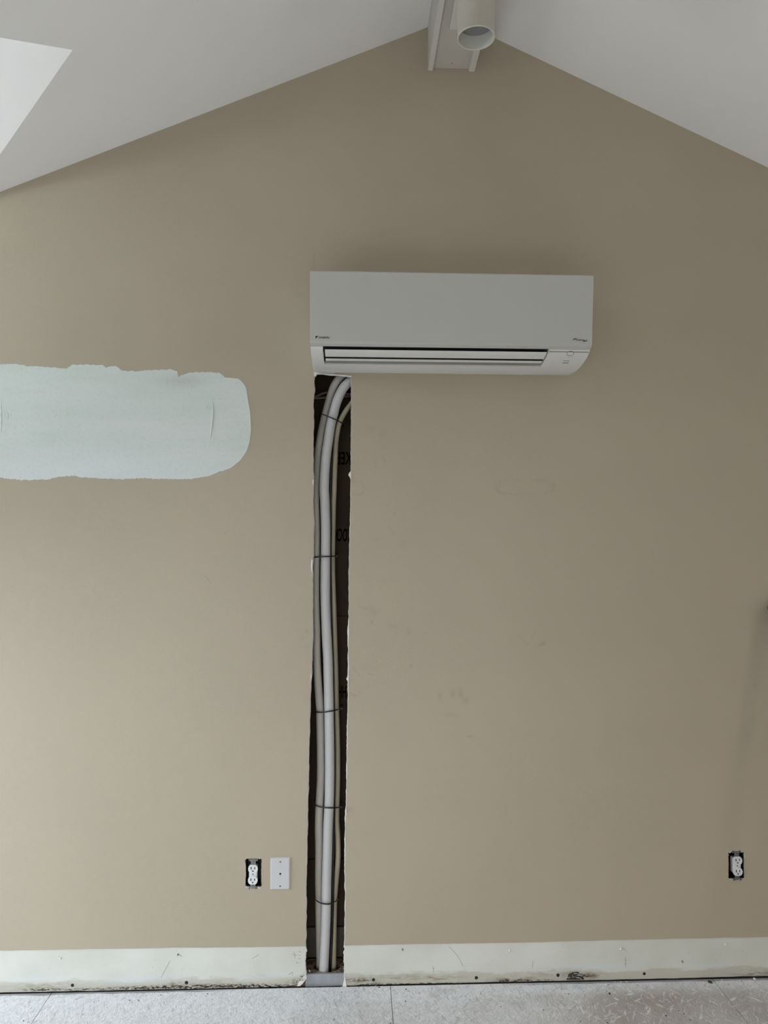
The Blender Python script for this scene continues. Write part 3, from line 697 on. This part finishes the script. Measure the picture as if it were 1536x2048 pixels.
low = [(-.252,zo+.5835),(-.246,zo+.5775),(-.230,zo+.5695),(-.213,zo+.564),(-.192,zo+.5585),(-.172,zo+.5545),(-.15,zo+.551),(-.123,zo+.5485),(-.08,zo+.5475),(-.04,zo+.549),(-.012,zo+.552),(-.002,zo+.556)]
def low_z(y):
    for (a_,b_),(c_,d_) in zip(low, low[1:]):
        if a_ <= y <= c_: return b_+(d_-b_)*(y-a_)/(c_-a_)
    return low[-1][1]
# body shell, built in three lengths so that the air outlet is a real opening
oxl, oxr = P(645.5,692.5,-.250).x, P(1098,696.6,-.250).x
oyb_front, oyb_back = -.253, -.146
bm = bmesh.new()
ins = [(-.002,zo+.80),(-.20,ztop-.004),(-.235,ztop-.004),(-.250,zo+.60)]
full = low+ins[:]
prof_extrude(bm, full, XL+.001, oxl); prof_extrude(bm, full, oxr, XR-.001)
mid_back = [(y,z) for y,z in low if y > oyb_back]; mid_back = [(oyb_back, low_z(oyb_back))]+mid_back+[(-.002,zo+.62),(oyb_back,zo+.62)]
prof_extrude(bm, mid_back, oxl, oxr)
prof_extrude(bm, [(-.252,zo+.62),(-.002,zo+.62),(-.002,zo+.80),(-.20,ztop-.004),(-.235,ztop-.004)], oxl, oxr)
body = obj('body', bm, M['ac_lit'], ac)
bm = bmesh.new(); prof_extrude(bm, [(oyb_front,zo+.598),(oyb_back,zo+.598),(oyb_back,zo+.619),(oyb_front,zo+.619)], oxl, oxr)
obj('outlet_recess', bm, M['black'], ac)
# oblique right and left cheeks of the opening
def cheek(x_front, x_back, xo):
    bm = bmesh.new(); n_ = 8; prev = None
    for i in range(n_+1):
        y = oyb_front+(oyb_back-oyb_front)*i/n_; x = x_front+(x_back-x_front)*i/n_
        zz = low_z(y)
        ring = [bm.verts.new(Vector((a_,y,b_))-O) for a_,b_ in ((x,zz),(xo,zz),(xo,zz+.045),(x,zz+.045))]
        if prev:
            for k_ in range(4): bm.faces.new((prev[k_],prev[(k_+1)%4],ring[(k_+1)%4],ring[k_]))
        else: bm.faces.new(ring)
        prev = ring
    bm.faces.new(prev[::-1]); return bm
xrb = P(1081,733,-.150).x; xlb = P(648.6,728,-.150).x
obj('outlet_cheek', cheek(oxr-.0005, xrb, oxr+.0005), M['ac_lit'], ac)
obj('outlet_cheek', cheek(oxl+.0005, xlb, oxl-.0005), M['ac_lit'], ac)
# two louvre flaps
def flap(ya, yb_, inset, dx):
    bm = bmesh.new(); n_ = 10; prev = None
    for i in range(n_+1):
        y = ya+(yb_-ya)*i/n_; f_ = (y-oyb_front)/(oyb_back-oyb_front)
        x0 = oxl+(xlb-oxl)*f_+dx; x1 = oxr+(xrb-oxr)*f_-dx*.7; zz = low_z(y)+inset
        e_ = .0006 if i in (0,n_) else 0
        ring = [bm.verts.new(Vector((a_,y,b_))-O) for a_,b_ in ((x0,zz+e_),(x1,zz+e_),(x1,zz+.0014),(x0,zz+.0014))]
        if prev:
            for k_ in range(4): bm.faces.new((prev[k_],prev[(k_+1)%4],ring[(k_+1)%4],ring[k_]))
        else: bm.faces.new(ring)
        prev = ring
    bm.faces.new(prev[::-1]); return bm
obj('louvre', flap(-.2405,-.2010,.0020,.0062), M['ac_lit'], ac)
obj('louvre', flap(-.1880,-.1720,.0020,.0062), M['ac_lit'], ac)
obj('outlet_recess_shade', flap(-.1690,-.1475,.0030,.0050), M['outlet_shade'], ac)  # grey strip with the recess shade in its colour
# thin black sheet behind the flap gaps, standing in for shade inside
bm = bmesh.new(); n_=6
a_ = [(y, low_z(y)+.010) for y in (-.2515,-.22,-.19,-.16,-.150)]; pr_ = a_+[(y,z+.002) for y,z in a_[::-1]]
prof_extrude(bm, pr_, oxl+.001, oxr-.001); obj('outlet_gap_shade', bm, M['black'], ac)
# the flat front panel with its turned-under lower lip
bm = bmesh.new()
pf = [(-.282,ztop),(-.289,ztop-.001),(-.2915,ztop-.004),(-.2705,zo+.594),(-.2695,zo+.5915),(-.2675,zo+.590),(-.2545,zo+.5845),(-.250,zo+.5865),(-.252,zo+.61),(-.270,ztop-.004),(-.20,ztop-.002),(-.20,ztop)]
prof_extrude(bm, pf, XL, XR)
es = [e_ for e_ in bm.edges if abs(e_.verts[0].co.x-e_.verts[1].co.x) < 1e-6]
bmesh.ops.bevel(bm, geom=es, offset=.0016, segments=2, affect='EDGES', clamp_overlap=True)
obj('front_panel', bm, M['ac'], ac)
# seam line under the panel, right of the outlet
bm = bmesh.new(); prof_extrude(bm, [(-.2475,low_z(-.2475)-.0003),(-.2455,low_z(-.2455)-.0003),(-.2455,low_z(-.2455)+.001),(-.2475,low_z(-.2475)+.001)], oxr+.002, XR-.003); obj('seam', bm, M['grey'], ac)
# wordmark and emblem on the panel
tilt = Vector((0, .021, -( (ztop-.004)-(zo+.594)) )).normalized()*-1
def panel_y(z): return -.2915+(-.2705+.2915)*((ztop-.004)-z)/((ztop-.004)-(zo+.594))
def pan(px, py):
    p = P(px, py, -.272); p = P(px, py, panel_y(p.z)-.0003); return p
a_ = pan(637,676.8); b_ = pan(659.5,676.8); c_ = pan(637,672.9)
put_text('wordmark', 'DAIKIN', 'print', ac, a_-O, Vector((1,0,0)), tilt, b_.x-a_.x, c_.z-a_.z, bold=.035, shear=.3)
bm = bmesh.new(); tri = [pan(630.8,672),(pan(636.8,671.8)),(pan(631.4,677.8))]
q = [bm.verts.new(p-O) for p in tri]; q2 = [bm.verts.new(p-O+Vector((0,.0008,0))) for p in tri]
bm.faces.new(q); bm.faces.new(q2[::-1]); [bm.faces.new((q[i],q[(i+1)%3],q2[(i+1)%3],q2[i])) for i in range(3)]
obj('emblem', bm, M['print'], ac)
a_ = pan(1150.6,681.2); b_ = pan(1169.5,681.8); c_ = pan(1150.6,678.6)
put_text('wordmark', 'INVERTER', 'print', ac, a_-O, (b_-a_).normalized(), tilt, (b_-a_).length, c_.z-a_.z, bold=.02, shear=.3)
for pts in ([(1155,677.3),(1150,677.6),(1147,678.8),(1146,680),(1147.5,681.3)], [(1172.5,679),(1174.3,680.3),(1173,681.6),(1169,682.4),(1164.5,682.5)]):
    bm = bmesh.new(); path = [p-O for p in smooth_path([pan(*p) for p in pts], .0005)]; n_ = len(path)
    sweep(bm, path, lambda i: .0003+.0011*math.sin(math.pi*min(1,(i+.5)/n_))**2, 8)
    obj('emblem', bm, M['print'], ac)
# power button ring, indicator dots and receiver window on the lower face
def und(px, py):
    y = -.22
    for _ in range(20):
        p = P(px, py, y); 
        # step y so that the ray meets the lower face
        y0, y1 = -.249, -.03
    lo_, hi_ = -.249, -.03
    for _ in range(40):
        mid_ = (lo_+hi_)/2; p = P(px, py, mid_)
        if p.z < low_z(mid_): lo_ = mid_
        else: hi_ = mid_
    return P(px, py, lo_-.0003)
def ring_poly(cx_, cy_, rx, ry, n_=28, ang=-.15):
    return [(cx_+rx*math.cos(a_)*math.cos(ang)-ry*math.sin(a_)*math.sin(ang), cy_+rx*math.cos(a_)*math.sin(ang)+ry*math.sin(a_)*math.cos(ang)) for a_ in [2*math.pi*i/n_ for i in range(n_)]]
bm = bmesh.new(); rp = [und(*p)-O for p in ring_poly(1140.6,707,7.2,4.5)]
sweep(bm, rp+[rp[0]], .0008, 6, caps=False); o = obj('power_button', bm, M['grey'], ac)
for cx_, cy_ in ((1137.3,714.3),(1142.3,714.3)):
    bm = bmesh.new(); bmesh.ops.create_icosphere(bm, subdivisions=1, radius=.0011, matrix=Matrix.Translation(und(cx_,cy_)-O)); obj('indicator_dot', bm, M['grey'], ac)
bm = bmesh.new(); q = [bm.verts.new(und(*p)-O) for p in ((1127,721.3),(1139,721.3),(1136.8,726.6),(1125,726.6))]; q2 = [bm.verts.new(v.co+Vector((0,.0004,.001))) for v in q]
bm.faces.new(q); bm.faces.new(q2[::-1]); [bm.faces.new((q[i],q[(i+1)%4],q2[(i+1)%4],q2[i])) for i in range(4)]
obj('receiver_window', bm, M['grey'], ac)
# small scuffed tab under the left end
bm = bmesh.new(); prof_extrude(bm, [(-.06,zo+.5468),(-.025,zo+.5470),(-.025,zo+.5490),(-.06,zo+.5485)], P(640,740,-.05).x, P(668,740,-.05).x); obj('service_tab', bm, M['ac_lit'], ac)

# ------------------------------------------------------------------ ridge beam, track and spotlight
bz = P(900,137).z; x0b = P(853,100).x; x1b = P(946,120).x
bl = P(856,140.5); blr = P(865,140); br_l = P(937,144); br = P(949,144)
beam = bpy.data.objects.new('trim_1', None); col.objects.link(beam); struct(beam, 'white boxed ridge beam along the peak of the ceiling')
zbot = min(bl.z, br.z)
def side_board(xa, xb_):
    bm = bmesh.new(); lp = [(xa,zbot),(xb_,zbot),(xb_,min(zL(xb_),zR(xb_))+.01),(xa,min(zL(xa),zR(xa))+.01)]
    a_ = [bm.verts.new((x,-.0005,z)) for x,z in lp]; b_ = [bm.verts.new((x,BY,z)) for x,z in lp]
    bm.faces.new(a_); bm.faces.new(b_[::-1]); [bm.faces.new((a_[i],a_[(i+1)%4],b_[(i+1)%4],b_[i])) for i in range(4)]
    es = [e_ for e_ in bm.edges if abs(e_.verts[0].co.y-e_.verts[1].co.y) > 1]
    bmesh.ops.bevel(bm, geom=es, offset=.0015, segments=2, affect='EDGES'); obj('side_board', bm, M['trim'], beam)
side_board(P(855.5,140).x, P(866,140).x); side_board(P(937,144).x, P(949,144).x)
bm = bmesh.new(); box(bm, (P(866,140).x+.0002,BY,bz),(P(937,144).x-.0002,-.0005,bz+.015)); obj('soffit_board', bm, M['soffit'], beam)
bm = bmesh.new(); p = P(903,123.5,-.02); cyl(bm, (p.x,-.03,bz-.0012),(p.x,-.03,bz+.001),.0022,n=10); obj('nail_head', bm, M['grey'], beam)
# spotlight
sy = -.585; sc_ = P(952.3,77,sy); sx, sz = sc_.x, sc_.z
q0, q1 = P(915.5,77,sy), P(988.8,77,sy); rad = (q1.x-q0.x)/2; sx = (q0.x+q1.x)/2
print('CAL spot', sx, sz, rad, 'beam', bz, zbot, x0b, x1b)
tx = sx - .012
tr = thing('light_track', 'white ceiling light track under the ridge beam, above the frame', 'light track', (tx, sy, bz))
bm = bmesh.new(); box(bm, (-.018,-1.2,-.022),(.018,.35,0),.002); obj('rail', bm, M['trim'], tr)
sp = thing('track_spotlight', 'cream cylindrical spotlight hanging in front of the ridge beam', 'spotlight', (sx, sy, sz))
def lathe(prof, n=48):
    bm = bmesh.new(); prev = None
    for r, z in prof:
        ring = [bm.verts.new((r*math.cos(2*math.pi*k_/n), r*math.sin(2*math.pi*k_/n), z)) for k_ in range(n)] if r > 1e-5 else [bm.verts.new((0,0,z))]
        if prev:
            for k_ in range(n):
                a_ = prev[k_ % len(prev)], prev[(k_+1) % len(prev)], ring[(k_+1) % len(ring)], ring[k_ % len(ring)]
                u_ = list(dict.fromkeys(a_))
                if len(u_) > 2: bm.faces.new(u_)
        prev = ring
    return bm
hl = .215
o = obj('housing', lathe([(0,hl),(rad*.8,hl),(rad*.97,hl-.006),(rad,hl-.014),(rad,.004),(rad+.0012,.003),(rad+.0012,.0006),(rad,0),(rad-.0022,0),(rad-.0030,.002)]), M['lamp'], sp, smooth=True)
o = obj('inner_sleeve', lathe([(rad-.0030,.001),(rad-.0034,.05),(rad-.0034,.10)]), M['lampin'], sp, smooth=True)
obj('bulb_face', lathe([(rad-.0036,.040),(rad-.009,.037),(rad-.016,.0345),(rad*.4,.032),(0,.031)]), M['glass'], sp, smooth=True)
bm = bmesh.new(); cyl(bm, (0,0,hl-.002), (0,0,bz-.022-sz), .008); box(bm, (-.015,-.03,bz-.034-sz),(.015,.03,bz-.021-sz),.002); obj('stem', bm, M['lamp'], sp)

# ------------------------------------------------------------------ outlets and phone jack
def outlet(cu, cl, hole_px, label, yaw=0.0):
    """cu, cl: pixel centres of the upper and lower sockets"""
    pu, pl_ = P(*cu), P(*cl); c0 = (pu+pl_)/2; tlt = math.atan2(pu.x-pl_.x, pu.z-pl_.z)
    root = thing('power_outlet', label, 'outlet', (c0.x, 0, c0.z), 'uncovered duplex power outlets low on the wall'); root.rotation_euler = (0, tlt, 0)
    xs = [p[0] for p in px2xz(hole_px)]; zs = [p[1] for p in px2xz(hole_px)]
    hw = (max(xs)-min(xs))/2-.001; hh = (max(zs)-min(zs))/2-.001; ox = (max(xs)+min(xs))/2-c0.x; oz = (max(zs)+min(zs))/2-c0.z
    bm = bmesh.new()   # open box, walls and bottom
    for a_, b_ in (((ox-hw,.003,oz-hh),(ox-hw+.002,.055,oz+hh)),((ox+hw-.002,.003,oz-hh),(ox+hw,.055,oz+hh)),((ox-hw,.003,oz-hh),(ox+hw,.055,oz-hh+.002)),((ox-hw,.003,oz+hh-.002),(ox+hw,.055,oz+hh)),((ox-hw,.053,oz-hh),(ox+hw,.055,oz+hh))): box(bm, a_, b_)
    obj('junction_box', bm, M['boxp'], root)
    d = .0195
    for s_ in (1,-1):   # yoke ends with plaster ears
        bm = bmesh.new(); z_ = s_*.0485
        box(bm, (-.0085,-.0006,min(s_*(d+.004),s_*.049)),(.0085,.0004,max(s_*(d+.004),s_*.049)),.0002)
        for x_ in (-.0115,.0115): cyl(bm, (x_,-.0008,z_),(x_,.0004,z_),.0046,n=14)
        box(bm, (-.0125,-.0008,z_-.002),(.0125,.0004,z_+.002))
        obj('mounting_strap', bm, M['zinc'], root)
    for s_ in (1,-1):
        bm = bmesh.new(); cyl(bm, (0,-.003,s_*.0415),(0,-.0006,s_*.0415),.0026,.0030,12); obj('screw', bm, M['zinc'], root)
    for x_ in (-.0115,.0115):
        for s_ in (1,-1):
            bm = bmesh.new(); cyl(bm, (x_,-.0012,s_*.0485),(x_,-.0008,s_*.0485),.0017,n=10); obj('strap_hole', bm, M['black'], root)
    bm = bmesh.new(); box(bm, (-.0140,-.0020,-.027),(.0140,.020,.027),.002); rb = obj('receptacle', bm, M['recep'], root)
    bm = bmesh.new(); cyl(bm, (0,-.0042,0),(0,-.0028,0),.0022,n=12); obj('screw', bm, M['zinc'], root)
    for s_ in (1,-1):
        pts = []
        for k_ in range(36):
            a_ = 2*math.pi*k_/36; pts.append((.0166*math.cos(a_), max(-.0136,min(.0136,.0166*math.sin(a_)))+s_*d))
        bm = bmesh.new(); extrude_xz(bm, [pts], -.0072, -.002)
        es = [e_ for e_ in bm.edges if all(abs(v.co.y+.0072)<1e-6 for v in e_.verts) and len(e_.link_faces)==2 and abs(e_.link_faces[0].normal.dot(e_.link_faces[1].normal))<.5]
        fc = obj('socket_face', bm, M['recep'], root)
        for (xa,za,w_,h_) in ((-.0062,.0030,.0032,.0092),(.0062,.0030,.0030,.0078)):
            bm = bmesh.new(); box(bm, (xa-w_/2,-.00735,s_*d+za-h_/2),(xa+w_/2,-.0070,s_*d+za+h_/2)); obj('slot', bm, M['black'], fc)
        bm = bmesh.new(); cyl(bm, (0,-.00735,s_*d-.0068),(0,-.0070,s_*d-.0068),.0026,n=14); obj('ground_hole', bm, M['black'], fc)
    return root
outlet((506.4,1736.2),(506,1759.2), holeA, 'uncovered white duplex outlet beside the phone jack plate')
outlet((1473.4,1720),(1474,1742), holeB, 'uncovered white duplex outlet alone at the right end of the wall')
# ragged plaster crumbs round the left outlet
for (px,py,s_) in ((493,1774,2.2),(497,1775.5,1.8),(501,1776,2),(517,1775,2.4),(520,1776.5,2),(492,1718,1.4),(519,1717,2),(1460,1705,2),(1466,1704,1.5),(1484,1704,1.5),(1461,1758,2),(1467,1759,1.5),(1479,1758.5,1.8),(1457,1710,1.4),(1489.5,1714,1.2)):
    bm = bmesh.new(); p = P(px,py,0); bmesh.ops.create_icosphere(bm, subdivisions=1, radius=s_*.0011, matrix=Matrix.Translation(p) @ Matrix.Rotation(px,4,'Y') @ Matrix.Diagonal((1.5,.7,.7,1)))
    obj('plaster_crumb', bm, M['chip'], wb)
# phone jack
c4 = [P(541.6,1714.2),P(581.2,1714.6),P(579.6,1778.6),P(541,1778)]
cen = (c4[0]+c4[1]+c4[2]+c4[3])/4; tl = math.atan2(c4[0].x-c4[3].x, c4[0].z-c4[3].z)
pj = thing('phone_jack', 'white phone jack cover plate right of the left outlet', 'wall plate', (cen.x,0,cen.z)); pj.rotation_euler = (0,tl,0)
hw, hh = (c4[1].x-c4[0].x)/2, (c4[0].z-c4[3].z)/2
bm = bmesh.new()
for y_, s_ in ((-.0003,0),(-.002,0),(-.0062,.0034)):
    pass
lv = []
for y_, s_ in ((0,0),(-.0022,0),(-.0060,.0034),(-.0064,.0046)):
    lv.append([bm.verts.new((a_,y_,b_)) for a_,b_ in ((-hw+s_,-hh+s_),(hw-s_,-hh+s_),(hw-s_,hh-s_),(-hw+s_,hh-s_))])
bm.faces.new(lv[0]); bm.faces.new(lv[-1][::-1])
for a_, b_ in zip(lv, lv[1:]):
    for i in range(4): bm.faces.new((a_[i],a_[(i+1)%4],b_[(i+1)%4],b_[i]))
obj('cover_plate', bm, M['plate'], pj)
for z_ in (.0415,-.0415):
    bm = bmesh.new(); cyl(bm, (0,-.0074,z_),(0,-.0062,z_),.0026,.0031,14); s_o = obj('screw', bm, M['zinc'], pj)
    bm = bmesh.new(); box(bm, (-.0024,-.0077,z_-.0004),(.0024,-.0073,z_+.0004)); obj('screw_slot', bm, M['black'], s_o)
bm = bmesh.new(); extrude_xz(bm, [[(-.0042,.0052),(.0046,.0052),(.0046,-.0006),(.0024,-.0024),(.0010,-.0052),(-.0006,-.0052),(-.0018,-.0024),(-.0042,-.0006)]], -.0069,-.0062); obj('jack_rim', bm, M['recep'], pj)
bm = bmesh.new(); extrude_xz(bm, [[(-.0032,.0042),(.0036,.0042),(.0036,-.0002),(.0016,-.0018),(.0008,-.0042),(-.0004,-.0042),(-.0012,-.0018),(-.0032,-.0002)]], -.0072,-.0066); obj('jack_socket', bm, M['black'], pj)

# ------------------------------------------------------------------ pole leaning on the wall, only its tip in view
pole_top = P(1549,1211,-.030); foot = Vector((1.62,-.46,0.0))
kn = thing('leaning_pole', 'dark pole leaning on the wall, only its tip showing at the right edge', 'pole', foot)
d_ = pole_top-foot; dn = d_.normalized()
bm = bmesh.new(); cyl(bm, dn*.02, d_-dn*.015, .021, n=20); obj('shaft', bm, M['wire'], kn, smooth=True)
bm = bmesh.new(); bmesh.ops.create_uvsphere(bm, u_segments=20, v_segments=12, radius=.0245, matrix=Matrix.Translation(d_-dn*.01)); obj('end_cap', bm, M['black'], kn, smooth=True)
bm = bmesh.new(); cyl(bm, (0,0,0), dn*.045+Vector((0,0,0)), .021, .0185, 20); obj('foot_cap', bm, M['black'], kn)

# ------------------------------------------------------------------ crumbs on the floor
def onfloor(px, py):
    d = ray(px, py); return CAM+d*(-CAM.z/d.z)
rr_ = random.Random(5)
spots = [(1420,1965,5,'dirt'),(1219,1988,3.2,'dirt'),(811,2003,1.8,'dirt'),(1332,2032,2,'dirt'),(1217,1970,1.6,'dirt'),(812,1979,1.8,'dirt'),(415,1988,1.6,'dirt'),(188,2005,1.2,'dirt'),(277,2001,1.6,'dirt'),(259,2001,1.6,'dirt'),
         (1368,2028,1.8,'dirt'),(1357,2022,1.5,'dirt'),(1483,1963,1.5,'dirt'),(1252,1962,1.8,'chip'),(1240,1961,2.2,'chip'),(1229,1963,1.6,'chip'),(1504,1953,4,'chip'),(1440,1955,2,'chip'),(1137,1988,1.6,'dirt'),(1276,1971,1.3,'dirt'),
         (1186,2008,1.2,'dirt'),(1215,2046,2,'dirt'),(668,2040,1.6,'dirt'),(781,2047,1.6,'dirt'),(1380,2040,1.6,'dirt'),(47,2042,1.8,'dirt'),(1390,1965,1.2,'dirt'),(683,1976,2.2,'chip'),(758,1975,2,'dirt')]
for i in range(24): spots.append((rr_.uniform(0,1536), rr_.uniform(1975,2048), rr_.uniform(.8,1.4), rr_.choice(['dirt','dirt','chip'])))
for (px, py, s_, mt) in spots:
    p = onfloor(px, py)
    if p.y > -.01: p.y = -.01
    bm = bmesh.new(); k_ = s_*.00125
    bmesh.ops.create_icosphere(bm, subdivisions=1, radius=k_, matrix=Matrix.Translation((p.x,p.y,k_*.42)) @ Matrix.Rotation(rr_.random()*6,4,'Z') @ Matrix.Diagonal((1.5,1,.45,1)))
    for v in bm.verts: v.co += Vector((rr_.uniform(-1,1),rr_.uniform(-1,1),0))*k_*.2
    obj('debris_crumb', bm, M[mt], fl)
